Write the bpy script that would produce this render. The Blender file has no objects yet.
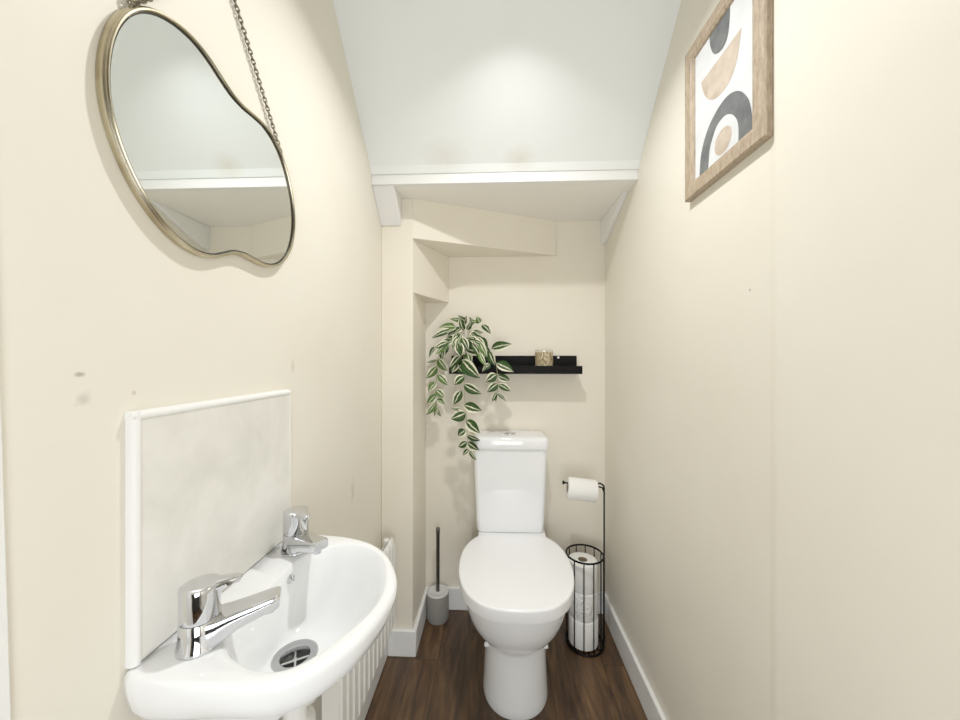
import bpy, bmesh, math, random
from mathutils import Vector, Matrix
random.seed(7)
PI = math.pi
C = bpy.context.scene.collection
cos, sin = math.cos, math.sin

# ------------------------------------------------------------------ helpers
class MB:
    """collects geometry (verts, faces, material slots, uvs) and links it as ONE mesh object"""
    def __init__(s): s.v=[]; s.f=[]; s.m=[]; s.uv=[]
    def add(s, verts, faces, mat=0, uvs=None):
        o=len(s.v); s.v += [tuple(p) for p in verts]
        for f in faces:
            s.f.append([i+o for i in f]); s.m.append(mat)
        s.uv += list(uvs) if uvs else [(0.0,0.0)]*len(verts)
        return s
    def box(s, x0,x1,y0,y1,z0,z1, mat=0):
        v=[(x0,y0,z0),(x1,y0,z0),(x1,y1,z0),(x0,y1,z0),(x0,y0,z1),(x1,y0,z1),(x1,y1,z1),(x0,y1,z1)]
        return s.add(v,[(0,3,2,1),(4,5,6,7),(0,1,5,4),(1,2,6,5),(2,3,7,6),(3,0,4,7)],mat)
    def prism(s, pts, a, b, mat=0):
        """pts: list of 3d points of one cap, a,b: offset vectors of both caps"""
        n=len(pts); a=Vector(a); b=Vector(b)
        v=[Vector(p)+a for p in pts]+[Vector(p)+b for p in pts]
        f=[tuple(range(n))[::-1], tuple(range(n,2*n))]
        f+=[(i,(i+1)%n,n+(i+1)%n,n+i) for i in range(n)]
        return s.add(v,f,mat)
    def loft(s, rings, cap0=True, cap1=True, closed=True, mat=0):
        n=len(rings[0]); v=[p for r in rings for p in r]; f=[]
        for k in range(len(rings)-1):
            for i in range(n if closed else n-1):
                j=(i+1)%n
                f.append((k*n+i,k*n+j,(k+1)*n+j,(k+1)*n+i))
        if cap0: f.append(tuple(range(n))[::-1])
        if cap1: f.append(tuple((len(rings)-1)*n+i for i in range(n)))
        return s.add(v,f,mat)
    def lathe(s, prof, c=(0,0,0), seg=40, axis='z', mat=0, cap0=True, cap1=True):
        rings=[]
        for r,h in prof:
            ring=[]
            for i in range(seg):
                a=2*PI*i/seg
                if axis=='z': p=(c[0]+r*cos(a),c[1]+r*sin(a),c[2]+h)
                elif axis=='x': p=(c[0]+h,c[1]+r*cos(a),c[2]+r*sin(a))
                else: p=(c[0]+r*sin(a),c[1]+h,c[2]+r*cos(a))
                ring.append(p)
            rings.append(ring)
        return s.loft(rings,cap0,cap1,mat=mat)
    def tube(s, path, r, seg=10, closed=False, mat=0, r2=None, up=None):
        P=[Vector(p) for p in path]; n=len(P); rings=[]; prev=None
        for i in range(n):
            if closed: t=P[(i+1)%n]-P[i-1]
            else: t=P[min(i+1,n-1)]-P[max(i-1,0)]
            t.normalize()
            if up is not None: u=Vector(up)
            elif prev is not None: u=prev
            else: u=Vector((0,0,1)) if abs(t.z)<.9 else Vector((1,0,0))
            u=(u-t*u.dot(t)).normalized(); prev=u; w=t.cross(u)
            rr=r[i] if isinstance(r,(list,tuple)) else r
            ra=r2 if r2 else rr
            rings.append([P[i]+u*(ra*cos(2*PI*k/seg))+w*(rr*sin(2*PI*k/seg)) for k in range(seg)])
        if closed: rings.append(rings[0])
        return s.loft(rings,not closed,not closed,mat=mat)
    def build(s, name, mats, parent=None, smooth=35, bevel=0, bseg=2, subsurf=0, loc=None, weld=True):
        me=bpy.data.meshes.new(name); me.from_pydata(s.v,[],s.f)
        for m in (mats if isinstance(mats,(list,tuple)) else [mats]): me.materials.append(m)
        for p,i in zip(me.polygons,s.m): p.material_index=i
        l=me.uv_layers.new(name='UVMap')
        for lp in me.loops: l.data[lp.index].uv=s.uv[lp.vertex_index]
        bm=bmesh.new(); bm.from_mesh(me)
        if weld: bmesh.ops.remove_doubles(bm,verts=bm.verts,dist=1e-6)
        bmesh.ops.recalc_face_normals(bm,faces=bm.faces)
        bm.to_mesh(me); bm.free()
        if smooth:
            me.shade_smooth(); me.set_sharp_from_angle(angle=math.radians(smooth))
        o=bpy.data.objects.new(name,me); C.objects.link(o)
        if loc: o.location=loc
        if parent: o.parent=parent
        if bevel:
            b=o.modifiers.new('bevel','BEVEL'); b.width=bevel; b.segments=bseg; b.limit_method='ANGLE'; b.angle_limit=math.radians(40)
            b.harden_normals=False
        if subsurf:
            q=o.modifiers.new('subd','SUBSURF'); q.levels=subsurf; q.render_levels=subsurf
        return o

def tag(o,label=None,cat=None,group=None,kind=None):
    if label: o['label']=label
    if cat: o['category']=cat
    if group: o['group']=group
    if kind: o['kind']=kind
    return o
def empty(name,loc,rz=0):
    o=bpy.data.objects.new(name,None); C.objects.link(o); o.location=loc; o.rotation_euler=(0,0,rz)
    o.empty_display_size=.05
    return o
def copy_tree(o,parent=None):
    c=o.copy(); C.objects.link(c)
    if parent: c.parent=parent
    for ch in list(o.children): copy_tree(ch,c)
    return c
def spline(pts,n=8,closed=True):
    P=[Vector(p) for p in pts]; N=len(P); out=[]
    for i in range(N if closed else N-1):
        if closed: a,b,c,d=P[i-1],P[i],P[(i+1)%N],P[(i+2)%N]
        else: a,b,c,d=P[max(i-1,0)],P[i],P[i+1],P[min(i+2,N-1)]
        for k in range(n):
            t=k/n
            out.append(.5*((2*b)+(c-a)*t+(2*a-5*b+4*c-d)*t*t+(3*b-a-3*c+d)*t**3))
    if not closed: out.append(P[-1])
    return out
def srgb(r,g,b):
    f=lambda c:(c/255/12.92) if c/255<.04045 else ((c/255+.055)/1.055)**2.4
    return (f(r),f(g),f(b),1)

# ------------------------------------------------------------------ materials
def mat(name,col=(.8,.8,.8,1),rough=.5,metal=0,spec=.5,coat=0):
    m=bpy.data.materials.new(name); m.use_nodes=True
    b=m.node_tree.nodes['Principled BSDF']
    b.inputs['Base Color'].default_value=col; b.inputs['Roughness'].default_value=rough
    b.inputs['Metallic'].default_value=metal; b.inputs['Specular IOR Level'].default_value=spec
    b.inputs['Coat Weight'].default_value=coat
    return m
class NT:
    def __init__(s,m): s.t=m.node_tree; s.b=s.t.nodes['Principled BSDF']
    def n(s,kind,**kw):
        x=s.t.nodes.new(kind)
        for k,v in kw.items():
            if k.startswith('i_'):
                key=k[2:].replace('_',' ')
                x.inputs[key].default_value=v
            else: setattr(x,k,v)
        return x
    def l(s,a,b): s.t.links.new(a,b)
    def math(s,op,a,b=None):
        x=s.n('ShaderNodeMath',operation=op)
        for i,q in enumerate((a,b)):
            if q is None: continue
            if isinstance(q,(int,float)): x.inputs[i].default_value=q
            else: s.l(q,x.inputs[i])
        return x.outputs[0]
    def mix(s,fac,a,b,blend='MIX'):
        x=s.n('ShaderNodeMix',data_type='RGBA',blend_type=blend)
        for i,q in ((0,fac),(6,a),(7,b)):
            if isinstance(q,(int,float,tuple)): x.inputs[i].default_value=q
            else: s.l(q,x.inputs[i])
        return x.outputs[2]
    def ramp(s,fac,stops):
        x=s.n('ShaderNodeValToRGB'); e=x.color_ramp.elements
        while len(e)<len(stops): e.new(.5)
        for k,(p,c) in zip(e,stops): k.position=p; k.color=c
        s.l(fac,x.inputs[0]); return x.outputs[0]
    def bump(s,h,strength=.1,dist=.002):
        x=s.n('ShaderNodeBump'); x.inputs['Strength'].default_value=strength; x.inputs['Distance'].default_value=dist
        s.l(h,x.inputs['Height']); s.l(x.outputs[0],s.b.inputs['Normal'])

def paint(name,col,col2,rough=.55,marks=()):
    """matt emulsion with faint mottling, roller texture and a few real marks (plug holes, scuffs)"""
    m=mat(name,col,rough,spec=.3); t=NT(m)
    g=t.n('ShaderNodeNewGeometry')
    n1=t.n('ShaderNodeTexNoise',i_Scale=3.0,i_Detail=4.0,i_Roughness=.6); t.l(g.outputs['Position'],n1.inputs['Vector'])
    f=t.ramp(n1.outputs[0],[(.35,(0,0,0,1)),(.7,(1,1,1,1))])
    c=t.mix(f,col,col2)
    for (p,r,dark,stretch) in marks:
        s=t.n('ShaderNodeVectorMath',operation='SUBTRACT'); t.l(g.outputs['Position'],s.inputs[0]); s.inputs[1].default_value=p
        s2=t.n('ShaderNodeVectorMath',operation='MULTIPLY'); t.l(s.outputs[0],s2.inputs[0]); s2.inputs[1].default_value=stretch
        ln=t.n('ShaderNodeVectorMath',operation='LENGTH'); t.l(s2.outputs[0],ln.inputs[0])
        n3=t.n('ShaderNodeTexNoise',i_Scale=60.0,i_Detail=3.0); t.l(g.outputs['Position'],n3.inputs['Vector'])
        d=t.math('ADD',ln.outputs['Value'],t.math('MULTIPLY',t.math('SUBTRACT',n3.outputs[0],.5),r*(1.6 if r<.03 else .5)))
        k=t.math('DIVIDE',d,r)
        ff=t.ramp(k,[(.3 if r<.03 else 0,(1,1,1,1)),(1.0,(0,0,0,1))])
        c=t.mix(t.math('MULTIPLY',ff,.75 if r<.03 else .6),c,dark)
    t.l(c,t.b.inputs['Base Color'])
    n2=t.n('ShaderNodeTexNoise',i_Scale=160.0,i_Detail=3.0); t.l(g.outputs['Position'],n2.inputs['Vector'])
    n4=t.n('ShaderNodeTexNoise',i_Scale=9.0,i_Detail=2.0); t.l(g.outputs['Position'],n4.inputs['Vector'])
    h=t.math('ADD',t.math('MULTIPLY',n2.outputs[0],.12),n4.outputs[0])
    t.bump(h,.25,.004)
    return m

WALL=srgb(233,228,214); WALL2=srgb(230,224,209)
grey=srgb(150,143,132)
M={}
M['wall_l']=paint('cream emulsion left',WALL,WALL2,.5,marks=[((-.472,.387,1.2105),.0045,grey,(1,.7,1.4)),((-.472,.389,1.182),.012,srgb(200,193,181),(1,1,1)),((-.472,.816,1.212),.010,srgb(208,199,184),(1,1,.4)),((-.472,.4476,1.1837),.003,srgb(190,180,165),(1,1,1)),((-.472,1.17,.79),.016,srgb(206,197,180),(1,1,.35))])
M['wall_r']=paint('cream emulsion right',WALL,WALL2,.5,marks=[((.539,.770,1.3745),.0035,srgb(120,80,70),(1,1,1))])
M['wall']=paint('cream emulsion',srgb(236,229,213),srgb(233,225,208),.5)
M['ceil']=paint('white ceiling paint',srgb(245,249,248),srgb(243,247,246),.6,marks=[((.095,1.330,1.978),.055,srgb(222,216,198),(.8,1,1)),((-.18,1.322,1.986),.06,srgb(228,227,218),(.6,.8,.8))])
M['soffit']=paint('white soffit paint',srgb(245,242,235),srgb(241,238,230),.6)
M['trim']=mat('white satin trim paint',srgb(238,238,236),.32)
M['caulk']=mat('white trim bead',srgb(240,240,238),.4)
M['ceramic']=mat('white glazed ceramic',srgb(245,247,249),.07,spec=.5,coat=.3)
M['seat']=mat('white seat plastic',srgb(247,248,250),.16)
M['chrome']=mat('chrome',(.66,.67,.70,1),.05,1)
M['steel']=mat('brushed steel',(.55,.56,.57,1),.25,1)
M['darkchrome']=mat('dark gunmetal',(.13,.125,.12,1),.3,1)
M['drain_dark']=mat('drain dark',(.008,.008,.008,1),.4)
M['mirror']=mat('mirror glass',(.86,.89,.88,1),.012,1)
M['blackwire']=mat('black painted wire',(.002,.002,.0025,1),.45,spec=.15)
M['shelf']=mat('black shelf lacquer',(.002,.002,.0025,1),.6,spec=.12)
M['radiator']=mat('white radiator enamel',srgb(238,237,232),.3)
M['gap']=mat('plastic white',srgb(230,230,226),.35)
M['mortar']=mat('dark rubber',(.02,.018,.016,1),.6)

# champagne gold frame
m=mat('champagne metal',(.50,.44,.31,1),.27,1); M['gold']=m; t=NT(m)
n=t.n('ShaderNodeTexNoise',i_Scale=30.0,i_Detail=4.0); tc=t.n('ShaderNodeTexCoord'); t.l(tc.outputs['Object'],n.inputs['Vector'])
t.l(t.ramp(n.outputs[0],[(.3,(.42,.36,.24,1)),(.7,(.60,.54,.40,1))]),t.b.inputs['Base Color'])
M['lip_reflection']=mat('dark bronze',(.05,.045,.035,1),.35,1)
M['chain']=mat('antique chain metal',(.26,.23,.17,1),.35,1)

# splashback stone effect
m=mat('pale stone laminate',srgb(222,222,215),.3); M['splash']=m; t=NT(m); g=t.n('ShaderNodeNewGeometry')
n=t.n('ShaderNodeTexNoise',i_Scale=9.0,i_Detail=6.0,i_Roughness=.62,i_Distortion=.6); t.l(g.outputs['Position'],n.inputs['Vector'])
t.l(t.ramp(n.outputs[0],[(.3,srgb(216,214,206)),(.5,srgb(227,225,218)),(.72,srgb(236,234,228))]),t.b.inputs['Base Color'])

# floor planks
m=mat('dark oak planks',(.06,.035,.02,1),.42); M['floor']=m; t=NT(m); g=t.n('ShaderNodeNewGeometry')
sp=t.n('ShaderNodeSeparateXYZ'); t.l(g.outputs['Position'],sp.inputs[0])
cb=t.n('ShaderNodeCombineXYZ'); t.l(t.math('ADD',sp.outputs[1],-1.445+2.4-.444),cb.inputs[0]); t.l(t.math('ADD',sp.outputs[0],.915-.018),cb.inputs[1])
br=t.n('ShaderNodeTexBrick',offset=.37,offset_frequency=2,squash=1.0,i_Scale=1.0,i_Mortar_Size=.0016,i_Mortar_Smooth=.2,i_Brick_Width=1.2,i_Row_Height=.2225)
br.inputs['Color1'].default_value=(0,0,0,1); br.inputs['Color2'].default_value=(1,1,1,1); br.inputs['Mortar'].default_value=(.5,.5,.5,1)
t.l(cb.outputs[0],br.inputs['Vector'])
sc=t.n('ShaderNodeVectorMath',operation='MULTIPLY'); t.l(g.outputs['Position'],sc.inputs[0]); sc.inputs[1].default_value=(10,1.5,1)
ad=t.n('ShaderNodeVectorMath',operation='ADD'); t.l(sc.outputs[0],ad.inputs[0])
off=t.n('ShaderNodeVectorMath',operation='SCALE'); t.l(br.outputs['Color'],off.inputs[0]); off.inputs['Scale'].default_value=13.0
t.l(off.outputs[0],ad.inputs[1])
n1=t.n('ShaderNodeTexNoise',i_Scale=1.6,i_Detail=8.0,i_Roughness=.65,i_Distortion=1.2); t.l(ad.outputs[0],n1.inputs['Vector'])
sc2=t.n('ShaderNodeVectorMath',operation='MULTIPLY'); t.l(ad.outputs[0],sc2.inputs[0]); sc2.inputs[1].default_value=(5,2,1)
n2=t.n('ShaderNodeTexNoise',i_Scale=3.0,i_Detail=6.0,i_Roughness=.7); t.l(sc2.outputs[0],n2.inputs['Vector'])
base=t.ramp(n1.outputs[0],[(.28,srgb(34,20,11)),(.45,srgb(68,46,27)),(.6,srgb(98,70,43)),(.78,srgb(134,101,66))])
fine=t.ramp(n2.outputs[0],[(.3,(.55,.55,.55,1)),(.65,(1.1,1.1,1.1,1))])
c=t.mix(.8,base,fine,'MULTIPLY')
tone=t.ramp(br.outputs['Color'],[(0,(.75,.75,.75,1)),(1,(1.2,1.2,1.2,1))])
c=t.mix(1.0,c,tone,'MULTIPLY')
c=t.mix(t.math('MULTIPLY',br.outputs['Fac'],.85),c,(.008,.005,.003,1))
t.l(c,t.b.inputs['Base Color'])
t.bump(t.math('SUBTRACT',n2.outputs[0],t.math('MULTIPLY',br.outputs['Fac'],3)),.25,.002)
t.l(t.ramp(n1.outputs[0],[(.3,(.52,.52,.52,1)),(.7,(.36,.36,.36,1))]),t.b.inputs['Roughness'])

# wooden picture frame (whitewashed brown)
m=mat('limed wood frame',(.4,.3,.2,1),.5); M['woodframe']=m; t=NT(m); tc=t.n('ShaderNodeTexCoord')
sc=t.n('ShaderNodeVectorMath',operation='MULTIPLY'); t.l(tc.outputs['Object'],sc.inputs[0]); sc.inputs[1].default_value=(60,60,14)
n=t.n('ShaderNodeTexNoise',i_Scale=2.5,i_Detail=7.0,i_Roughness=.7); t.l(sc.outputs[0],n.inputs['Vector'])
t.l(t.ramp(n.outputs[0],[(.28,srgb(120,102,82)),(.45,srgb(156,137,113)),(.62,srgb(176,158,134)),(.8,srgb(198,184,162))]),t.b.inputs['Base Color'])
t.bump(n.outputs[0],.2,.002)
def wash(name,a,b,scale=26):
    m=mat(name,a,.65); t=NT(m); tc=t.n('ShaderNodeTexCoord')
    n=t.n('ShaderNodeTexNoise',i_Scale=float(scale),i_Detail=5.0,i_Roughness=.6); t.l(tc.outputs['Object'],n.inputs['Vector'])
    t.l(t.ramp(n.outputs[0],[(.35,a),(.68,b)]),t.b.inputs['Base Color']); return m
M['paper']=wash('art paper',srgb(206,208,211),srgb(220,222,224),16)
M['ink']=wash('charcoal wash',srgb(74,77,80),srgb(104,106,107))
M['beige']=wash('beige wash',srgb(172,155,136),srgb(202,187,169))

# variegated leaf: dark green, cream stripes along midrib and margin (leaf uv)
def leafmat(name,g1,g2,cream):
    m=mat(name,g1,.5,spec=.2); t=NT(m); uv=t.n('ShaderNodeUVMap'); s=t.n('ShaderNodeSeparateXYZ'); t.l(uv.outputs[0],s.inputs[0])
    g=t.n('ShaderNodeNewGeometry')
    n=t.n('ShaderNodeTexNoise',i_Scale=70.0,i_Detail=2.0); t.l(g.outputs['Position'],n.inputs['Vector'])
    jit=t.math('MULTIPLY',t.math('SUBTRACT',n.outputs[0],.5),.34)
    u=t.math('ADD',s.outputs[0],jit)
    mid=t.ramp(t.math('ABSOLUTE',u),[(.05,(1,1,1,1)),(.14,(0,0,0,1))])
    edge=t.ramp(u,[(.58,(0,0,0,1)),(.70,(1,1,1,1))])
    gr=t.mix(n.outputs[0],g1,g2)
    st=t.ramp(t.math('ABSOLUTE',t.math('SUBTRACT',t.math('ABSOLUTE',u),.42)),[(.03,(1,1,1,1)),(.1,(0,0,0,1))])
    gr=t.mix(t.math('MULTIPLY',st,.12),gr,srgb(150,170,120))
    c=t.mix(t.math('MAXIMUM',mid,edge),gr,cream)
    t.l(c,t.b.inputs['Base Color'])
    t.b.inputs['Subsurface Weight'].default_value=0
    return m
M['leaf']=leafmat('variegated leaf',srgb(16,42,8),srgb(42,76,22),srgb(226,224,196))
M['leaf2']=leafmat('pale variegated leaf',srgb(58,88,34),srgb(88,116,52),srgb(226,224,200))
M['stem']=mat('plant stem',srgb(150,150,105),.6)

# paper roll
m=mat('white tissue',srgb(243,242,238),.9,spec=.1); M['tissue']=m; t=NT(m); tc=t.n('ShaderNodeTexCoord')
n=t.n('ShaderNodeTexNoise',i_Scale=90.0,i_Detail=3.0); t.l(tc.outputs['Object'],n.inputs['Vector']); t.bump(n.outputs[0],.3,.002)
M['card']=mat('cardboard core',srgb(150,130,105),.8)
m=mat('white tissue rumpled',srgb(240,239,236),.85,spec=.15); M['tissue2']=m; t=NT(m); tc=t.n('ShaderNodeTexCoord')
n=t.n('ShaderNodeTexNoise',i_Scale=32.0,i_Detail=4.0,i_Distortion=1.0); t.l(tc.outputs['Object'],n.inputs['Vector']); t.bump(n.outputs[0],.9,.012)

# candle jar weave
m=mat('woven straw pattern',srgb(180,160,120),.6); M['weave']=m; t=NT(m); tc=t.n('ShaderNodeTexCoord')
sc=t.n('ShaderNodeVectorMath',operation='MULTIPLY'); t.l(tc.outputs['Object'],sc.inputs[0]); sc.inputs[1].default_value=(110,110,26)
n=t.n('ShaderNodeTexNoise',i_Scale=2.2,i_Detail=3.0); t.l(sc.outputs[0],n.inputs['Vector'])
sc3=t.n('ShaderNodeVectorMath',operation='MULTIPLY'); t.l(tc.outputs['Object'],sc3.inputs[0]); sc3.inputs[1].default_value=(22,22,120)
n3=t.n('ShaderNodeTexNoise',i_Scale=2.0,i_Detail=3.0); t.l(sc3.outputs[0],n3.inputs['Vector'])
v=t.ramp(n.outputs[0],[(.36,srgb(92,76,52)),(.5,srgb(176,156,118)),(.66,srgb(226,212,178))])
h=t.ramp(n3.outputs[0],[(.40,(.55,.5,.42,1)),(.52,(1,1,1,1))])
t.l(t.mix(.6,v,h,'MULTIPLY'),t.b.inputs['Base Color'])
m=mat('clear glass',(1,1,1,1),.02); m.node_tree.nodes['Principled BSDF'].inputs['Transmission Weight'].default_value=1; M['glass']=m
M['wax']=mat('cream wax',srgb(232,222,196),.5)
m=mat('grey brush pot',srgb(134,132,127),.45); M['greypot']=m
M['greytop']=mat('light grey lid',srgb(214,214,212),.3)

# ------------------------------------------------------------------ setting
XL,XR,YB,XP,YP = -.472,.539,1.75,-.338,1.468   # left wall, right wall, back wall, pier side face, pier front
ZS=1.903; YF=1.352; ZT=1.947; SL=1.025         # soffit height, fascia plane, start and slope of the raking ceiling
YR=-.75; ZC=2.62; YC=YF-(ZC-ZT)/SL             # rear wall, flat ceiling
def struct(o,label,cat): return tag(o,label,cat,kind='structure')

b=MB(); b.box(XL-.1,XR+.1,YR-.1,YB+.1,-.05,0)
struct(b.build('floor',M['floor'],smooth=0),'dark brown wood plank floor running towards the toilet','floor')
b=MB(); b.box(XL-.1,XL,YR,YB,0,2.75)
struct(b.build('wall_left',M['wall_l'],smooth=0),'cream painted left wall behind the basin','wall')
# right wall with a soft vertical plaster step at Y=.71
b=MB(); pts=[(XR,YB,0),(XR,.716,0),(XR-.0012,.709,0),(XR-.0035,.700,0),(XR-.0045,.690,0),(XR-.0045,YR,0),(XR+.1,YR,0),(XR+.1,YB,0)]
b.prism(pts,(0,0,0),(0,0,2.75))
struct(b.build('wall_right',M['wall_r'],smooth=40),'cream painted right wall with a faint vertical plaster seam','wall')
b=MB(); b.box(XL-.1,XR+.1,YB,YB+.1,0,2.75)
struct(b.build('wall_back',M['wall'],smooth=0),'cream painted wall behind the toilet','wall')
b=MB(); b.box(XL-.1,XR+.1,YR-.1,YR,0,2.75)
struct(b.build('wall_front',paint('unseen wall grey',srgb(118,114,106),srgb(110,106,99)),smooth=0),'unseen wall behind the viewpoint, grey to darken the chrome reflections','wall')  # unseen wall, greyed so the chrome has something darker to reflect
# raking ceiling + flat part
b=MB()
b.prism([(0,YF-.003,ZT-.006),(0,YF-.018,ZT+.0184),(0,YC,ZC),(0,YR,ZC),(0,YR,ZC+.12),(0,YC,ZC+.12),(0,YF,ZT+.14)],(XL-.05,0,0),(XR+.05,0,0))
struct(b.build('ceiling',M['ceil'],smooth=0),'white sloping ceiling under the stairs','ceiling')
# fascia strip
b=MB(); b.box(XL,XR,YF,YF+.02,ZS,ZT+.02)
struct(b.build('trim_1',M['trim'],bevel=.002),'white fascia strip where the sloping ceiling ends','trim')
# soffit
b=MB(); b.box(XL,XR,YF+.02,YB,ZS,ZS+.04)
struct(b.build('trim_2',M['soffit'],smooth=0),'off-white flat soffit above the toilet','soffit')
# left bracket and right string
zb=1.787
b=MB(); b.prism([(0,YF+.006,ZS),(0,YP,ZS),(0,YP,zb),(0,YP-.006,zb)],(XL,0,0),(-.386,0,0))
struct(b.build('trim_3',M['trim'],bevel=.003),'white timber bracket under the soffit on the left','bracket')
b=MB(); b.prism([(0,1.448,ZS),(0,YB,ZS),(0,YB,zb),(0,YB-.03,zb)],(XR-.022,0,0),(XR,0,0))
struct(b.build('trim_4',M['trim'],bevel=.003),'white timber stair string under the soffit on the right','bracket')
# pier on the left
b=MB(); b.box(XL,XP,YP,YB,0,ZS)
struct(b.build('wall_pier',M['wall'],bevel=.003),'cream boxed pier between left wall and toilet recess','wall')
# boxed-in stair winders
z1=1.735; z2=1.510
b=MB(); b.prism([(XP-.02,YP+.02,0),(XP-.02,YB,0),(.300,YB,0),(.300,YB-.012,0),(XP,YP+.001,0)],(0,0,z1),(0,0,ZS))
struct(b.build('trim_5',M['wall'],smooth=0,bevel=.002),'upper cream boxed winder step above the toilet','stair casing')
b=MB(); b.prism([(XP-.02,YP+.012,0),(XP-.02,YB,0),(-.222,YB,0),(XP,YP+.012,0)],(0,0,z2),(0,0,z1))
struct(b.build('trim_6',M['wall'],smooth=0,bevel=.002),'lower cream boxed winder step beside the pier','stair casing')
# skirtings
def skirt(pts,dx,dy,name,label,h=.105):
    pass
HB=.108
def skirting(name,label,x0,x1,y0,y1):
    b=MB(); b.box(x0,x1,y0,y1,0,HB); return struct(b.build(name,M['trim'],bevel=.004,bseg=3),label,'baseboard')
skirting('baseboard_right','white skirting board along the right wall',XR-.016,XR,YR,YB-.016)
skirting('baseboard_back','white skirting board on the back wall',XP+.016,XR,YB-.016,YB)
skirting('baseboard_left','white skirting board along the left wall under the radiator',XL,-.440,YR+.02,YP)
skirting('baseboard_pier','white skirting board across the pier front',-.440,XP+.016,YP-.016,YP)
skirting('baseboard_recess','white skirting board along the side of the pier',XP,XP+.016,YP,YB)
# door casing edge near the viewpoint, on the left wall
b=MB(); b.prism([(XL,.200,0),(XL,.347,0),(XL,.298,2.1),(XL,.200,2.1)],(0,0,0),(.004,0,0))
struct(b.build('trim_7',M['trim'],bevel=.001),'white door architrave at the left edge','trim')
# unseen door behind the viewpoint, made dark to give the chrome contrast
d=MB(); d.box(-.36,.42,YR,YR+.03,.005,2.0)
struct(d.build('door_1',mat('dark door paint',(.03,.028,.026,1),.4),bevel=.004),'unseen door behind the viewpoint, dark for the chrome reflections','door')

# ------------------------------------------------------------------ mirror
OUT=[(0.3864,1.5482),(0.3872,1.5754),(0.3912,1.6013),(0.3995,1.6293),(0.4124,1.6546),(0.4311,1.677),(0.454,1.6938),(0.4825,1.7056),(0.5146,1.7112),(0.5434,1.7067),(0.5713,1.695),(0.5975,1.6865),(0.6212,1.6855),(0.6521,1.6922),(0.6862,1.6965),(0.7174,1.6903),(0.7473,1.6714),(0.7735,1.6347),(0.7921,1.5866),(0.7984,1.5358),(0.7889,1.4881),(0.766,1.4463),(0.7307,1.4201),(0.6923,1.4101),(0.6576,1.4145),(0.6261,1.4168),(0.6021,1.4132),(0.5798,1.4021),(0.555,1.3885),(0.525,1.3848),(0.4948,1.3901),(0.465,1.4044),(0.441,1.4232),(0.4192,1.4498),(0.4037,1.4742),(0.3933,1.5041),(0.388,1.5272)]
mx=-.463; cy,cz=.59,1.55
def smooth_loop(p,it=2):
    for _ in range(it):
        p=[((p[i-1][0]+2*p[i][0]+p[(i+1)%len(p)][0])/4,(p[i-1][1]+2*p[i][1]+p[(i+1)%len(p)][1])/4) for i in range(len(p))]
    return p
def to_plane(y,z):
    k=min(1,max(0,(y-.40)/.32)); X_=-.4712+.012*k; return (y*X_/-.454,1.227+(z-1.227)*X_/-.454)
OUT=[to_plane(y,z) for y,z in smooth_loop(OUT,1)]
root=empty('wall_mirror',(mx,cy,cz)); tag(root,'wavy blob-shaped mirror with thin champagne gold frame hanging on chains','mirror')
cur=spline([(0,y-cy,z-cz) for y,z in OUT],5)
def inset(c,d):
    n=len(c); o=[]
    for i in range(n):
        t=(c[(i+1)%n]-c[i-1]).normalized(); nn=Vector((0,-t.z,t.y))
        o.append(c[i]+nn*d)
    return o
# outline runs clockwise seen from +x; check sign by area
area=sum(cur[i].y*cur[(i+1)%len(cur)].z-cur[(i+1)%len(cur)].y*cur[i].z for i in range(len(cur)))
sg=1 if area>0 else -1
mid=inset(cur,sg*.0030)
b=MB()
# frame section in (normal, depth): flat band with a rounded front bead
n=len(mid); sec=[(-.0030,-.0085),(-.0033,-.004),(-.0031,.001),(-.0022,.0018),(-.0020,.004),(-.0008,.0056),(.0008,.0056),(.0020,.004),(.0024,.000),(.0024,-.0085)]
rings=[]
for i in range(n+1):
    i%=n; t_=(mid[(i+1)%n]-mid[i-1]).normalized(); nn=Vector((0,-t_.z,t_.y))*sg
    rings.append([mid[i]+nn*a+Vector((dd,0,0)) for a,dd in sec])
b.loft(rings,False,False)
b.build('frame',M['gold'],root,smooth=50)
b=MB(); b.tube([p+Vector((.0012,0,0)) for p in inset(cur,sg*.0062)],.0016,8,True); b.build('inner_reflection',M['lip_reflection'],root)  # dark tube paints in the dark reflection along the bead's inner side
b=MB(); ins=inset(cur,sg*.0048)
b.add([p+Vector((.0005,0,0)) for p in ins]+[p+Vector((-.008,0,0)) for p in ins],[tuple(range(n)),tuple(range(2*n-1,n-1,-1))]+[(i,(i+1)%n,n+(i+1)%n,n+i) for i in range(n)])
b.build('mirror_glass',M['mirror'],root,smooth=0)
def chain(p0,p1):
    p0=Vector(p0); p1=Vector(p1); d=(p1-p0); L=d.length; d.normalize(); pitch=.0074; k=int(L/pitch)
    b=MB(); x=Vector((1,0,0)); s=d.cross(x).normalized()
    for i in range(k):
        c=p0+d*(i+.5)*L/k; a=(.35 if i%2 else -.75)
        w=(s*cos(a)+x*sin(a)).normalized()
        b.tube([c+d*(.0056*cos(q))+w*(.0040*sin(q)) for q in [2*PI*j/12 for j in range(12)]],.0012,6,True)
    b.build('chain',M['chain'],root,smooth=60)
ap=Vector((-.004,.600-cy,1.905-cz))
chain((-.002,.762-cy,1.674-cz),ap); chain((-.002,.436-cy,1.683-cz),ap)
b=MB()
b.tube([Vector((-.002,.762-cy,1.670-cz))+Vector((0,.004*cos(q),.006*sin(q))) for q in [2*PI*j/14 for j in range(14)]],.0014,6,True)
b.build('hanging_ring',M['chain'],root)
b=MB()
b.tube([Vector((-.002,.437-cy,1.684-cz))+Vector((0,.004*cos(q),.006*sin(q))) for q in [2*PI*j/14 for j in range(14)]],.0014,6,True)
b.build('hanging_ring',M['chain'],root)
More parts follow.
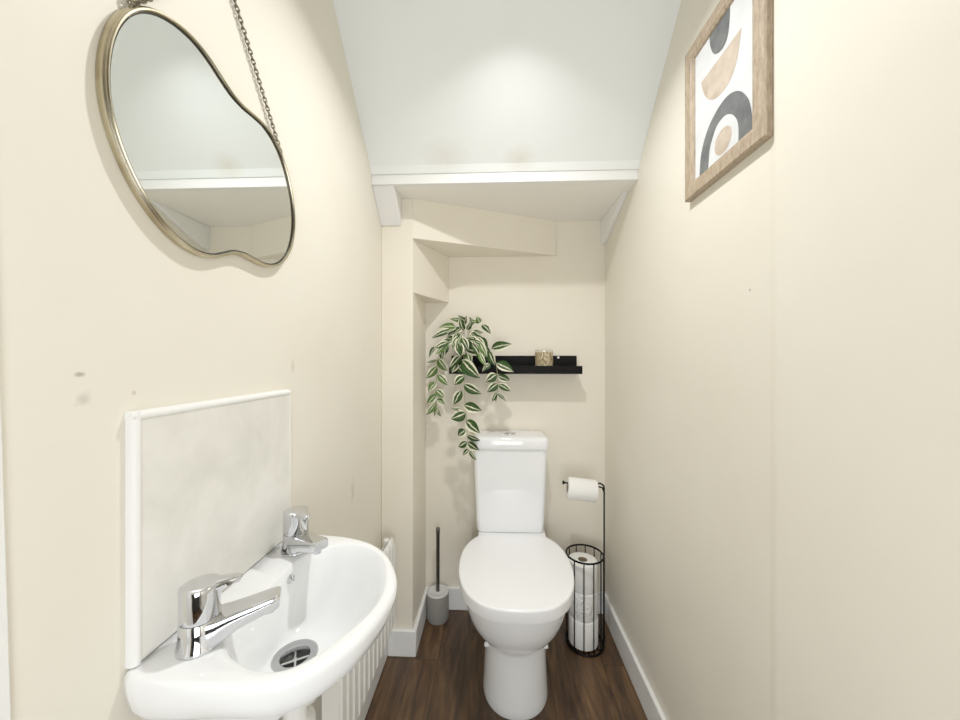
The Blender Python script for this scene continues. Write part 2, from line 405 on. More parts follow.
hk=MB(); hk.lathe([(.004,-.016),(.004,.004),(.006,.004),(.006,.007)],(0,0,0),16,'x')
o=hk.build('picture_hook',M['steel'],loc=(mx,.60,1.904)); tag(o,'small metal wall hook carrying the mirror chains','hook')

# ------------------------------------------------------------------ framed print (right wall)
fy0,fy1,fz0,fz1=.7043,.9947,1.659,2.060; fx=XR
root=empty('framed_print',(fx-.0005,(fy0+fy1)/2,fz0)); tag(root,'limed wood picture frame with abstract arch print on the right wall','picture')
def L(x,y,z): return (x-root.location.x,y-root.location.y,z-root.location.z)
wf=.040
prof=[(0,0),(0,-.015),(.003,-.0175),(.030,-.0175),(.033,-.0155),(.037,-.0155),(wf,-.012),(wf,0)]   # (inward, depth)
def bar(a,bq,inw):
    a=Vector(a); bq=Vector(bq); dr=(bq-a).normalized(); inw=Vector(inw)
    r=[]
    for end,sgn in ((a,1),(bq,-1)):
        r.append([end+inw*i+dr*(i*sgn)+Vector((d,0,0)) for i,d in prof])
    return MB().loft(r)
for a,q,i in (((0,fy0,fz0),(0,fy1,fz0),(0,0,1)),((0,fy0,fz1),(0,fy1,fz1),(0,0,-1)),((0,fy0,fz0),(0,fy0,fz1),(0,1,0)),((0,fy1,fz0),(0,fy1,fz1),(0,-1,0))):
    o=bar(L(fx,a[1],a[2]),L(fx,q[1],q[2]),i).build('frame_bar',M['woodframe'],root,smooth=30)
b=MB(); px=-.0095
b.box(px,px+.004,fy0+wf-.002-root.location.y,fy1-wf+.002-root.location.y,wf-.002,fz1-fz0-wf+.002)
def shape(pts,m,eps,close=True):
    P=[Vector((px-eps,y-root.location.y,z-fz0)) for y,z in pts]
    b.add(P,[tuple(range(len(P)))],m)
def sp2(pts,n=5): return [(p.y,p.z) for p in spline([(0,y,z) for y,z in pts],n,False)]
shape(sp2([(.893,2.0195),(.8905,1.9965),(.877,1.9653),(.856,1.950),(.836,1.9494),(.8235,1.9642),(.8183,1.9938),(.817,2.0195)]),1,.0004)
shape(sp2([(.928,1.9345),(.919,1.9051),(.9036,1.8768),(.8791,1.8558),(.8482,1.8481),(.8163,1.8549),(.7934,1.8834),(.7802,1.938)]),2,.0004)
outer=sp2([(.936,1.700),(.9295,1.7489),(.9138,1.7821),(.8912,1.8055),(.8651,1.8192),(.8372,1.8258),(.8112,1.8217),(.7867,1.8072),(.7682,1.7849),(.7545,1.756),(.7445,1.700)])
inner=sp2([(.7896,1.700),(.7896,1.7313),(.7963,1.7538),(.8112,1.7734),(.8298,1.7849),(.8482,1.7862),(.8651,1.7809),(.8791,1.7643),(.8912,1.7419),(.8974,1.700)])
shape(outer,1,.0004); shape(inner,0,.0007)
shape([(.8412+.031*cos(a),1.733+.029*sin(a)) for a in [2*PI*k/28 for k in range(28)]],2,.001)
b.build('print',[M['paper'],M['ink'],M['beige']],root,smooth=0)

# ------------------------------------------------------------------ splashback
b=MB(); root=empty('splashback',(XL,.616,.832)); tag(root,'pale grey stone-effect splashback panel with white edge trim above the basin','splashback')
sy0,sy1,sh=.437-.616,.787-.616,.328
b.box(.0005,.010,sy0+.006,sy1,0.0,sh-.006); b.build('panel',M['splash'],root,bevel=.001)
def qround(path,wv,name):
    # quarter-round bead: path two points, wv = direction out to the panel side
    a,c=[Vector(p) for p in path]; wv=Vector(wv); ring=[]
    for e in (a,c):
        ring.append([e+wv*x+Vector((y,0,0)) for x,y in [(0,.0003),(0,.006),(.0015,.0100),(.004,.0122),(.007,.0126),(.0098,.0115),(.0102,.0103),(.0102,.0003)]])
    MB().loft(ring).build(name,M['caulk'],root,smooth=50)
qround([(0,sy0-.001,0),(0,sy0-.001,sh)],(0,1,0),'edge_trim')
qround([(0,sy0-.0018,sh+.0006),(0,sy1,sh+.0006)],(0,0,-1),'edge_trim')
MB().box(.0003,.0108,sy1-.001,sy1+.0012,0,sh).build('edge_trim',M['caulk'],root)

# ------------------------------------------------------------------ wash basin
by,bz=.606,.830
root=empty('wash_basin',(XL-.001,by,bz-.16)); tag(root,'white ceramic cloakroom basin on the left wall','basin')
N=128; A=.185; B=.302; ne=2.25
cv=.165   # polar centre, distance from wall
# plan outlines (distance from wall, position along wall)
P_OUT=[(0,.4275),(.03,.4225),(.06,.419),(.10,.4175),(.15,.417),(.185,.4195),(.212,.4265),(.238,.444),(.262,.472),(.280,.503),(.294,.547),(.3015,.588),(.3015,.620),(.291,.658),(.267,.704),(.237,.740),(.195,.770),(.14,.789),(.086,.796),(.04,.7975),(0,.798)]
P_IN=[(.082,.535),(.084,.510),(.094,.486),(.110,.470),(.138,.4535),(.166,.444),(.193,.443),(.217,.453),(.241,.481),(.257,.510),(.273,.544),(.281,.583),(.279,.620),(.267,.665),(.243,.711),(.205,.742),(.165,.751),(.137,.744),(.110,.729),(.092,.708),(.083,.683),(.081,.650),(.081,.60)]
def ray_r(poly,a):
    dx,dy=sin(a),cos(a); best=0
    for k in range(len(poly)):
        (v0,y0),(v1,y1)=poly[k],poly[(k+1)%len(poly)]
        ax,ay,bx_,by_=y0-by,v0-cv,y1-by,v1-cv
        den=dx*(by_-ay)-dy*(bx_-ax)
        if abs(den)<1e-12: continue
        t_=(ax*(by_-ay)-ay*(bx_-ax))/den; q=(ax*dy-ay*dx)/den
        if t_>0 and -1e-9<=q<=1+1e-9: best=max(best,t_)
    return best
def dense(p,closed): return [(v.x,v.y) for v in spline([(a,b_,0) for a,b_ in p],5,closed)]
PO=dense(P_OUT,False); PI_=dense(P_IN,True)
outer_r=lambda a: ray_r(PO,a)
inner_r=lambda a: ray_r(PI_,a)
ang=[2*PI*i/N for i in range(N)]
RO=[outer_r(a) for a in ang]; RI=[inner_r(a) for a in ang]
def circ_smooth(l,it,w=1):
    for _ in range(it): l=[(l[i-1]+2*l[i]+l[(i+1)%len(l)])/4 for i in range(len(l))]
    return l
RI=circ_smooth(RI,3)
RO=circ_smooth(RO,1)
du,dv,rd=-.008,.131,.036   # drain position and radius
DZ=-.112
def pt(i,r,z,wall=True):
    u=sin(ang[i])*r; v=cv+cos(ang[i])*r
    return (max(v,0.0) if wall else v,u,z)
rings=[]
Z0=.16
# underside -> outer wall -> rim
for off,z in ((.150,-.158),(.140,-.160),(.128,-.150),(.110,-.130),(.085,-.103),(.055,-.082),(.028,-.064),(.010,-.047),(.003,-.028),(.0005,-.015),(.0005,-.0095),(.002,-.0045),(.005,-.0012),(.0085,0.0)):
    ring=[]
    for i in range(N):
        # near the wall keep the flat back
        k_=min(1,max(.12,1+(cos(ang[i])+.3)/.8)); r=max(RO[i]-off*k_,.02)
        ring.append(pt(i,r,Z0+z))
    rings.append(ring)
for off,z in ((.006,.0004),(.0025,-.0005),(.0,-.003)):
    rings.append([pt(i,RI[i]+off,Z0+z) for i in range(N)])
K=14
for k in range(1,K+1):
    t_=k/K; f=1-(1-t_)**2.6
    ring=[]
    for i in range(N):
        p0=pt(i,RI[i],0); ca=sin(ang[i]),cos(ang[i])
        p1=(dv+ca[1]*rd,du+ca[0]*rd)
        e=t_**.9
        x=p0[0]*(1-e)+p1[0]*e; y=p0[1]*(1-e)+p1[1]*e
        ring.append((x,y,Z0-.003+(DZ+.003)*f))
    rings.append(ring)
b=MB(); b.loft(rings,True,False)
b.build('basin_bowl',M['ceramic'],root,smooth=60)
# drain: flange, recess, cross bars
b=MB(); b.lathe([(rd+.0006,0),(rd+.0005,.0015),(rd-.002,.0028),(.024,.0012),(.0225,-.002),(.0215,-.012)],(dv,du,Z0+DZ-.001),40,cap0=False,cap1=False)
fl=b.build('drain_flange',M['steel'],root)
b=MB(); b.lathe([(.0222,0),(.0222,.0004)],(dv,du,Z0+DZ-.0115),32); b.build('drain_well',M['drain_dark'],fl)
b=MB()
for k in range(2):
    a=PI*k/2+.5; d_=Vector((cos(a),sin(a),0))*.0215; c_=Vector((dv,du,Z0+DZ-.0085)); b.tube([c_-d_,c_+d_],.0020,8)
b.lathe([(.0045,-.002),(.0045,.002)],(dv,du,Z0+DZ-.009),16)
b.build('drain_cross',M['steel'],fl)
# overflow / chain stay fitting on the back slope of the bowl
ov=Vector((.0865,.056,Z0-.020))
b=MB(); b.lathe([(.0075,-.004),(.0075,.002),(.0055,.004),(.0035,.003),(.003,.0065),(.0008,.008)],(0,0,0),20,'z')
o=b.build('overflow_stud',M['chrome'],root); o.location=ov; o.rotation_euler=(0,math.radians(62),0)
# waste trap under the basin
b=MB(); b.lathe([(.030,0),(.033,-.002),(.033,-.014),(.027,-.016)],(dv,du,.008),28); b.build('waste_nut',M['mortar'],root)
b=MB(); b.lathe([(.019,0),(.019,-.05),(.031,-.055),(.033,-.062),(.033,-.16),(.026,-.175),(.012,-.18)],(dv,du,-.008),28)
b.tube([(dv,du,-.09),(.05,du,-.09),(.001,du,-.09)],.018,16)
b.build('waste_trap',M['gap'],root)

# ------------------------------------------------------------------ taps
root=empty('basin_tap',(0,0,0))
def rrect(x,w,h,zc,r,n=5):
    """rounded rectangle in the y-z plane at x"""
    out=[]
    for sx,sz,a0 in ((1,1,0),(-1,1,PI/2),(-1,-1,PI),(1,-1,1.5*PI)):
        for k in range(n):
            a=a0+PI/2*k/(n-1); out.append((x,sx*(w/2-r)+r*cos(a),zc+sz*(h/2-r)+r*sin(a)))
    return out
b=MB(); b.lathe([(.0275,0),(.0280,.0012),(.0272,.004),(.0255,.012),(.0245,.024),(.0244,.037),(.0235,.0385)],(0,0,0),48)
sp_=[]
for x,w,h,zc,r in ((.000,.044,.034,.0195,.004),(.020,.044,.034,.0205,.004),(.034,.040,.030,.0240,.004),(.046,.037,.025,.0285,.004),(.065,.035,.0222,.0325,.0035),(.080,.033,.0208,.0360,.0035),(.090,.032,.0200,.0378,.0035),(.0955,.030,.0185,.0386,.0035),(.098,.028,.014,.0392,.0035)):
    sp_.append(rrect(x,w,h,zc,r))
b.loft(sp_)
b.build('tap_body',M['chrome'],root,smooth=40)
b=MB(); b.lathe([(.0085,0),(.0085,-.006),(.006,-.0065)],(.083,0,.0275),20); b.build('spout_nozzle',M['chrome'],root)
# handle: drum with a slanting top plate drawn out into a lever
def plan(scale,z,tilt=0.0,lever=1.0,n=120):
    pts=[]
    for i in range(n):
        a=2*PI*i/n; r=.0240*scale; x,y=r*cos(a),r*sin(a)
        if lever>0 and abs(a if a<PI else a-2*PI)<.50:
            aa=(a if a<PI else a-2*PI)/.50
            w=(1-abs(aa)**4.0); x=x+lever*.029*w; y=y*(1-.12*w)
        pts.append((x,y,z+tilt*x))
    return pts
b=MB()
b.loft([plan(.965,.0388,0,0),plan(1,.0405,0,0),plan(1,.066,0,0),plan(1,.0760,-.02,0),plan(1,.0770,.01,.8),plan(1.01,.0815,.02,.9),plan(.99,.0838,.02,.885),plan(.92,.0850,.02,.85),plan(.6,.0866,.0,.6),plan(.2,.087,0,.3)])
b.build('tap_handle',M['chrome'],root,smooth=38)
a1=math.radians(27); 
root.location=(XL+.062,by-.126,bz+.0006); root.rotation_euler=(0,0,a1)
tag(root,'chrome lever basin tap nearest the viewer, long spout over the near end of the bowl','tap',group='chrome basin taps')
t2=copy_tree(root); t2.location=(XL+.059,by+.119,bz+.0006); t2.rotation_euler=(0,0,math.radians(-34))
tag(t2,'chrome lever basin tap at the far end of the basin, beside the radiator','tap',group='chrome basin taps')

# ------------------------------------------------------------------ radiator
ry0,ry1,rz0,rz1=.886,1.398,.175,.525; xa,xb=-.437,-.392
root=empty('radiator',(xa,ry0,rz0)); tag(root,'white ribbed panel radiator below and beyond the basin on the left wall','radiator')
hh=rz1-rz0; LL=ry1-ry0
b=MB(); pts=[]; step=.0405; nr=12
prof=[(0.0,.0),(.010,.0)]
yy=.012
path=[(xb-xa-.006,0)]
path.append((xb-xa-.006,.006))
for k in range(nr):
    y0=.008+k*step
    path+= [(xb-xa-.006,y0+.006),(xb-xa,y0+.011),(xb-xa,y0+.034),(xb-xa-.006,y0+.039)]
path.append((xb-xa-.006,LL))
path=[(.030,0)]+path+[(.030,LL)]
rings=[]
for z,ins in ((0,.008),(.012,.001),(.02,0),(hh-.022,0),(hh-.012,.001),(hh-.002,.008)):
    rings.append([(x-ins if 1<=i<len(path)-1 else x,y,z) for i,(x,y) in enumerate(path)])
b.loft(rings)
b.build('front_panel',M['radiator'],root,smooth=30)
MB().box(0,.012,0.004,LL-.004,.0,hh-.034).build('rear_panel',M['radiator'],root,bevel=.002)
MB().box(0.0,.044,-.0015,.0,-.003,hh-.030).build('end_cover',M['radiator'],root,bevel=.0006)
MB().box(0.0,.044,LL,LL+.0015,-.003,hh-.030).build('end_cover',M['radiator'],root,bevel=.0006)
b=MB(); 
for k in range(30):
    y=.01+k*(LL-.02)/29; b.box(.010,.034,y,y+.004,hh-.034,hh-.028)
b.box(.004,.008,0,LL,hh-.036,hh-.028); b.build('top_grille',M['radiator'],root)
b=MB(); b.lathe([(.010,0),(.011,.002),(.011,.030),(.008,.033)],(.018,LL-.03,hh-.028),20); b.build('bleed_cap',M['gap'],root)
for y in (.09,LL-.09): MB().box(-.036,.0,y-.012,y+.012,.06,hh-.05).build('wall_bracket',M['radiator'],root)

# ------------------------------------------------------------------ toilet
tx=.080
root=empty('toilet',(tx,1.35,0)); tag(root,'white close-coupled toilet with closed lid against the back wall','toilet')
OY=1.35
def dring(yf,yb,hw,z,n=64,ef=2.0,eb=4.0,hwb=None,ym=None):
    """plan ring: rounded front (small y), squarer back"""
    if ym is None: ym=yf+hw*1.35
    pts=[]
    for i in range(n):
        a=2*PI*i/n; cx,cyy=cos(a),sin(a)
        e=ef if cyy<0 else eb
        w=hw
        x=w*abs(cx)**(2/e)*(1 if cx>0 else -1)
        if cyy<0: y=ym-(ym-yf)*abs(cyy)**(2/e)
        else:
            y=ym+(yb-ym)*abs(cyy)**(2/e)
            if hwb:
                k=(y-ym)/(yb-ym); x*=1-(1-hwb/hw)*k**1.5
        pts.append((x,y-OY,z))
    return pts
b=MB()
b.loft([dring(1.212,1.63,.121,0,ef=2.2,ym=1.36),dring(1.209,1.63,.122,.006,ef=2.2,ym=1.36),dring(1.212,1.63,.119,.03,ef=2.2,ym=1.36),dring(1.217,1.63,.116,.09,ef=2.2,ym=1.36),dring(1.221,1.63,.114,.15,ef=2.2,ym=1.36),
 dring(1.222,1.63,.113,.20,ef=2.2,ym=1.35),dring(1.219,1.63,.113,.218,ef=2.2,ym=1.35),dring(1.2135,1.63,.115,.2225,ef=2.1,ym=1.35),dring(1.200,1.63,.128,.234,ef=2.1,ym=1.345,hwb=.12),dring(1.180,1.63,.149,.254,ef=2.1,ym=1.345,hwb=.12),dring(1.156,1.63,.171,.286,ym=1.345,hwb=.135),
 dring(1.136,1.63,.184,.325,ym=1.35,hwb=.15),dring(1.123,1.63,.193,.365,ym=1.36,hwb=.16),dring(1.118,1.63,.195,.388,ym=1.37,hwb=.165),dring(1.116,1.63,.196,.401,ym=1.37,hwb=.165),dring(1.120,1.63,.192,.404,ym=1.37,hwb=.163)])
b.build('pan',M['ceramic'],root,smooth=55)
# rear shelf of the pan that carries the cistern
b=MB(); b.loft([[(sx*w,y-OY,z) for sx,y in ((-1,1.56),(1,1.56),(1,1.72),(-1,1.72))] for w,z in ((.12,.30),(.145,.36),(.150,.40),(.150,.447),(.147,.450))])
b.build('pan_shelf',M['ceramic'],root,smooth=40,bevel=.006,bseg=3)
LID=[(1.100,0),(1.1025,.045),(1.111,.085),(1.130,.124),(1.165,.160),(1.205,.184),(1.25,.200),(1.31,.2105),(1.38,.213),(1.44,.2075),(1.49,.195),(1.53,.177),(1.562,.154),(1.5815,.128),(1.586,.10),(1.587,0)]
half=[(p.x,p.y) for p in spline([(y,x,0) for y,x in LID],5,False)]
def lidring(s,z,dy=0):
    cyl=1.36
    r=[(x*s,(y-cyl)*s+cyl-OY+dy,z) for y,x in half]; l=[(-p[0],p[1],p[2]) for p in r[-2:0:-1]]
    return r+l
b=MB(); b.loft([lidring(.965,.4045),lidring(.978,.405),lidring(.980,.4062),lidring(.980,.4082),lidring(.97,.4087)]); b.build('seat',M['seat'],root,smooth=50)
b=MB(); b.loft([lidring(.985,.4092),lidring(.992,.4097),lidring(.994,.412),lidring(1,.444),lidring(.999,.4475),lidring(.995,.4500),lidring(.988,.4515),lidring(.975,.4524),lidring(.90,.4540),lidring(.6,.4562),lidring(.2,.4568)]); b.build('lid',M['seat'],root,smooth=50)
# cistern
def cring(hw,yf,z,r=.020,n=8):
    yb=1.747; out=[]
    for cxx,cyy,rr,a0 in ((hw-.012,yb-.012,.012,0),(-hw+.012,yb-.012,.012,PI/2),(-hw+r,yf+r,r,PI),(hw-r,yf+r,r,1.5*PI)):
        for k in range(n):
            a=a0+PI/2*k/(n-1); out.append((cxx+rr*cos(a)-.007,cyy+rr*sin(a)-OY,z))
    return out
b=MB(); b.loft([cring(.140,1.606,.4505),cring(.147,1.599,.453),cring(.151,1.596,.462),cring(.153,1.595,.50),cring(.163,1.593,.76),cring(.166,1.592,.826)])
b.build('cistern',M['ceramic'],root,smooth=50)
b=MB(); b.loft([cring(.166,1.589,.8262),cring(.170,1.586,.828),cring(.1715,1.585,.834),cring(.1715,1.585,.862),cring(.1695,1.587,.872),cring(.164,1.593,.8785),cring(.153,1.602,.8808),cring(.09,1.65,.8818,.015)])
lid_c=b.build('cistern_lid',M['ceramic'],root,smooth=50)
bx,byy=-.005,1.665-OY
b=MB(); b.lathe([(.027,0),(.027,.004),(.025,.005),(.0235,.004)],(bx,byy,.8815),32); b.build('button_ring',M['chrome'],lid_c)
for sx,mm in ((-1,'steel'),(1,'chrome')):
    b=MB(); P=[(bx+sx*.001,byy+.0225*sin(-PI/2+PI*k/16),0) if 0 else (bx+sx*(.0008+.0222*cos(-PI/2+PI*k/16)),byy+.0222*sin(-PI/2+PI*k/16),0) for k in range(17)]
    b.prism(P,(0,0,.883),(0,0,.8885)); b.build('flush_button',M[mm],lid_c,bevel=.0012)
for sx in (-1,1):
    b=MB(); b.lathe([(.008,-.02),(.008,.003),(.0070,.006),(.004,.0075)] if sx>0 else [(.004,-.0075),(.0070,-.006),(.008,-.003),(.008,.02)],(sx*.1075,1.290-OY,.194),20,'x'); b.build('bolt_cap',M['seat'],root)

# ------------------------------------------------------------------ toilet brush
root=empty('toilet_brush',(-.266,1.676,0)); tag(root,'grey toilet brush pot with dark metal handle in the left corner','toilet brush')
b=MB(); b.lathe([(.043,0.0005),(.049,.003),(.0515,.012),(.052,.03),(.052,.122),(.0505,.126)],seg=48); b.build('pot',M['greypot'],root)
b=MB(); b.lathe([(.0505,.1265),(.0505,.130),(.048,.133),(.044,.133),(.040,.130),(.012,.129),(.008,.131)],seg=48); b.build('pot_lid',M['greytop'],root)
b=MB(); b.lathe([(.0085,.130),(.0085,.40),(.0095,.402),(.0095,.428),(.008,.431)],seg=20); b.build('handle',M['darkchrome'],root)

# ------------------------------------------------------------------ toilet roll stand
hx,hy=.3936,1.560; R=.0777
root=empty('toilet_roll_stand',(hx,hy,0)); tag(root,'black wire toilet roll stand with basket in the right corner','toilet roll stand')
def ring(r,z,n=48): return [(r*cos(2*PI*k/n),r*sin(2*PI*k/n),z) for k in range(n)]
w=.0036
b=MB(); b.tube(ring(R,.384),w+.0006,8,True); b.build('top_ring',M['blackwire'],root)
b=MB(); b.tube(ring(R,.0045),w+.0008,8,True)
for k in range(4):
    a=PI*k/4; b.tube([(R*cos(a),R*sin(a),.0075),(-R*cos(a),-R*sin(a),.0075)],w*.8,8)
b.build('base_ring',M['blackwire'],root)
for k in range(12):
    a=2*PI*k/12+math.radians(14)
    b=MB(); b.tube([(R*cos(a),R*sin(a),.005),(R*cos(a),R*sin(a),.384)],w*.75,8); b.build('upright_wire',M['blackwire'],root)
pa=math.radians(4); pxx,pyy=R*cos(pa)+.002,R*sin(pa)
b=MB(); ph=.670
pole=[(pxx+w*1.6,pyy,.004),(pxx+w*1.6,pyy,.25),(pxx+w*1.6,pyy,ph)]+[(pxx+w*1.6-.022+.022*cos(a),pyy-.0,ph+.020*sin(a)) for a in [PI/2*k/6 for k in range(1,7)]]
pole+=[(pxx-.050,pyy-.004,ph+.010),(pxx-.170,pyy-.002,ph+.022)]
b.tube(pole,w*1.05,10); b.build('pole',M['blackwire'],root)
b=MB(); b.tube([(pxx+w*1.4,pyy-.006,ph-.02),(pxx-.004,pyy-.008,ph+.004),(pxx-.020,pyy-.010,ph+.008),(pxx-.045,pyy-.008,ph+.002),(pxx-.15,pyy-.004,ph+.013)],w,10); b.build('arm',M['blackwire'],root)
b=MB(); b.lathe([(.003,-.004),(.0075,-.003),(.0085,.001),(.007,.005),(.003,.006)],(pxx-.171,pyy-.002,ph+.0222),18,'x'); b.build('arm_knob',M['blackwire'],root)
# rolls
def roll(name,h,r,axis,m,label,group,rc=.020):
    rt=empty(name,(0,0,0)); tag(rt,label,'toilet roll',group)
    prof=[(rc,0.0),(r-.004,0.0),(r-.001,.0015),(r,.004),(r,h-.004),(r-.001,h-.0015),(r-.004,h),(rc,h)]
    b=MB(); b.lathe(prof,(0,0,0),56,axis,cap0=False,cap1=False); b.build('paper',m,rt,smooth=50)
    b=MB(); b.lathe([(rc,.0008),(rc-.0012,.0008),(rc-.0012,h-.0008),(rc,h-.0008),(rc,.0008)],(0,0,0),36,axis,cap0=False,cap1=False); b.build('core',M['card'],rt,smooth=50)
    return rt
zz=.0112; hr=.1155
G='spare rolls in the wire basket'
r1=roll('toilet_roll',hr,.0615,'z',M['tissue'],'white spare toilet roll at the bottom of the wire basket',G); r1.location=(hx-.007,hy-.004,zz)
r2=roll('toilet_roll',hr,.060,'z',M['tissue2'],'rumpled white spare toilet roll in the middle of the wire basket',G); r2.location=(hx-.008,hy-.002,zz+hr+.0008)
r3=copy_tree(r1); tag(r3,'white spare toilet roll on top of the stack in the wire basket','toilet roll',G); r3.location=(hx-.008,hy+.002,zz+2*hr+.0016)
r4=roll('toilet_roll',.122,.0465,'x',M['tissue'],'white toilet roll hanging on the arm of the wire stand',None,rc=.021)
r4.location=(hx+pxx-.153,hy+pyy-.005,.671); r4.rotation_euler=(0,math.radians(5.0),math.radians(-4))
b=MB(); v=[]; 
for i in range(7):
    for j in range(6):
        v.append((.012+.10*i/6,-.0495-.0004,-.004-.05*j/5))
b=None

# ------------------------------------------------------------------ shelf
sx0,sx1=-.210,.407; szf=1.166
root=empty('wall_shelf',((sx0+sx1)/2,YB,szf)); tag(root,'black picture ledge shelf on the back wall above the toilet','shelf')
ox=(sx0+sx1)/2; hw=(sx1-sx0)/2
MB().box(-hw,hw,-.100,-.0005,-.004,.008).build('shelf_board',M['shelf'],root,bevel=.0008)
MB().box(-hw,hw,-.100,-.0005-.012,0.008,.0081).build('shelf_liner',M['shelf'],root) if 0 else None
MB().box(-hw,hw,-.100,-.088,.008,.034).build('front_lip',M['shelf'],root,bevel=.0008)
MB().box(-hw,hw-.006,-.0125,-.0005,.008,.082).build('back_plate',M['shelf'],root,bevel=.0008)
b=MB(); b.lathe([(.0055,0),(.0055,-.001),(.003,-.0025)],(.312-ox,-.0125,.0735),18,'y'); b.build('screw_head',M['trim'],root)

# ------------------------------------------------------------------ candle
cz0=szf+.008
root=empty('candle_jar',(.238,1.699,cz0)); tag(root,'squat glass candle jar with brown woven straw pattern on the black shelf','candle')
b=MB(); b.lathe([(.040,.0005),(.0415,.003),(.0415,.089),(.0402,.090)],seg=40,cap0=True,cap1=False)
b.lathe([(.0395,.086),(.0402,.090)],seg=40,cap0=False,cap1=False)
b.build('straw_sleeve',M['weave'],root)
b=MB(); b.lathe([(.0408,.090),(.0408,.0985),(.0400,.0992),(.0392,.0985),(.0392,.090)],seg=40,cap0=False,cap1=False); b.build('glass_rim',M['glass'],root)
b=MB(); b.lathe([(.038,.080),(.038,.087)],seg=36); b.lathe([(.001,.087),(.001,.093)],seg=8); b.build('wax',M['wax'],root)

# ------------------------------------------------------------------ trailing plant
root=empty('trailing_plant',(-.13,1.698,cz0)); tag(root,'artificial trailing plant with variegated green and cream leaves at the left end of the shelf','plant')
b=MB(); b.lathe([(.030,0.0005),(.033,.003),(.042,.075),(.0425,.080),(.039,.080),(.037,.070)],seg=32); b.build('pot',M['shelf'],root)
H=1.227; F=355.0; TH=math.radians(2.258)
def crop(x,y,Y):
    """photo-crop coordinate of a leaf, taken back to its place at depth Y in the room"""
    px=415+x/4.645; py=310+y/4.645; a=(px-480)/F; q=(360-py)/F
    d=Vector((a*cos(TH)-sin(TH),a*sin(TH)+cos(TH),q)); t_=Y/d.y
    return Vector((d.x*t_,Y,H+d.z*t_))
org=Vector(root.location)
fol={0:MB(),1:MB()}
def leaf(base,tip,w,mi=0,tilt=None,bend=.18):
    base=Vector(base); tip=Vector(tip); d=tip-base; Ln=d.length; d.normalize()
    nrm=Vector((random.uniform(-.5,.5),-1,random.uniform(-.1,.6))) if tilt is None else Vector(tilt)
    s=d.cross(nrm).normalized(); nrm=s.cross(d).normalized()
    flip=1 if random.random()<.5 else -1
    v=[];uv=[];f=[]; R_=9; w*=1.12; U=(-1,-.5,0,.5,1)
    for i in range(R_+1):
        t_=i/R_; wd=w*(sin(PI*t_**.80)**.85)*(1-.15*t_) if 0<t_<1 else 0
        c=base+d*(Ln*t_)+nrm*(Ln*bend*(4*t_*(1-t_))*.5)
        for u in U:
            v.append(c+s*(u*wd)+nrm*(abs(u)*wd*.22)-org); uv.append((u*flip,t_))
    for i in range(R_):
        for j in range(4):
            f.append((i*5+j,i*5+j+1,(i+1)*5+j+1,(i+1)*5+j))
    fol[mi].add(v,f,0,uv)
stm=MB()
def stem(pts,Ys,r=.0013):
    P=[crop(x,y,Y)-org for (x,y),Y in zip(pts,Ys)]
    stm.tube(spline(P,5,False),r,6)
# stems of the three trailing strands
yA,yBn,yC=1.578,1.640,1.615
stem([(228,150),(226,215),(229,300),(230,380),(236,470),(240,530),(243,590),(248,640),(250,668)],[1.70,1.63,1.60]+[yA]*6)
stem([(200,140),(150,160),(112,210),(103,260),(100,330),(96,400),(103,445)],[1.70,1.67,1.65]+[yBn]*4)
stem([(240,140),(300,160),(350,195),(374,240),(383,300),(385,350),(382,392)],[1.70,1.66,1.63]+[yC]*4)
A_=[((229,308),(182,348),.021),((226,345),(310,390),.021),((216,372),(178,440),.019),((228,440),(312,470),.022),((236,480),(166,506),.026),((238,512),(302,574),.023),((230,560),(198,590),.0),
 ((242,582),(303,606),.014),((242,612),(200,636),.017),((244,612),(300,652),.019),((250,648),(222,676),.011),((250,652),(285,698),.009),((234,556),(200,585),.019),((220,468),(165,455),.008)]
for bs,tp,w_ in A_:
    if w_: leaf(crop(*bs,yA),crop(*tp,yA-random.uniform(-.012,.022)),w_,0)
B_=[((103,262),(52,318),.019),((104,300),(152,350),.017),((98,335),(62,380),.017),((98,372),(136,408),.018),((98,392),(56,436),.016),((102,414),(138,442),.013),((98,432),(52,488),.014),((104,452),(122,496),.010),((106,225),(150,284),.019),((104,455),(90,492),.008)]
for bs,tp,w_ in B_: leaf(crop(*bs,yBn),crop(*tp,yBn-random.uniform(-.012,.02)),w_,1)
C_=[((378,246),(458,286),.022),((380,300),(328,334),.021),((384,304),(442,328),.017),((384,342),(334,380),.019),((386,346),(444,378),.017),((380,384),(356,426),.011),((384,386),(424,424),.010),((376,384),(376,428),.008)]
for bs,tp,w_ in C_: leaf(crop(*bs,yC),crop(*tp,yC-random.uniform(-.012,.02)),w_,0)
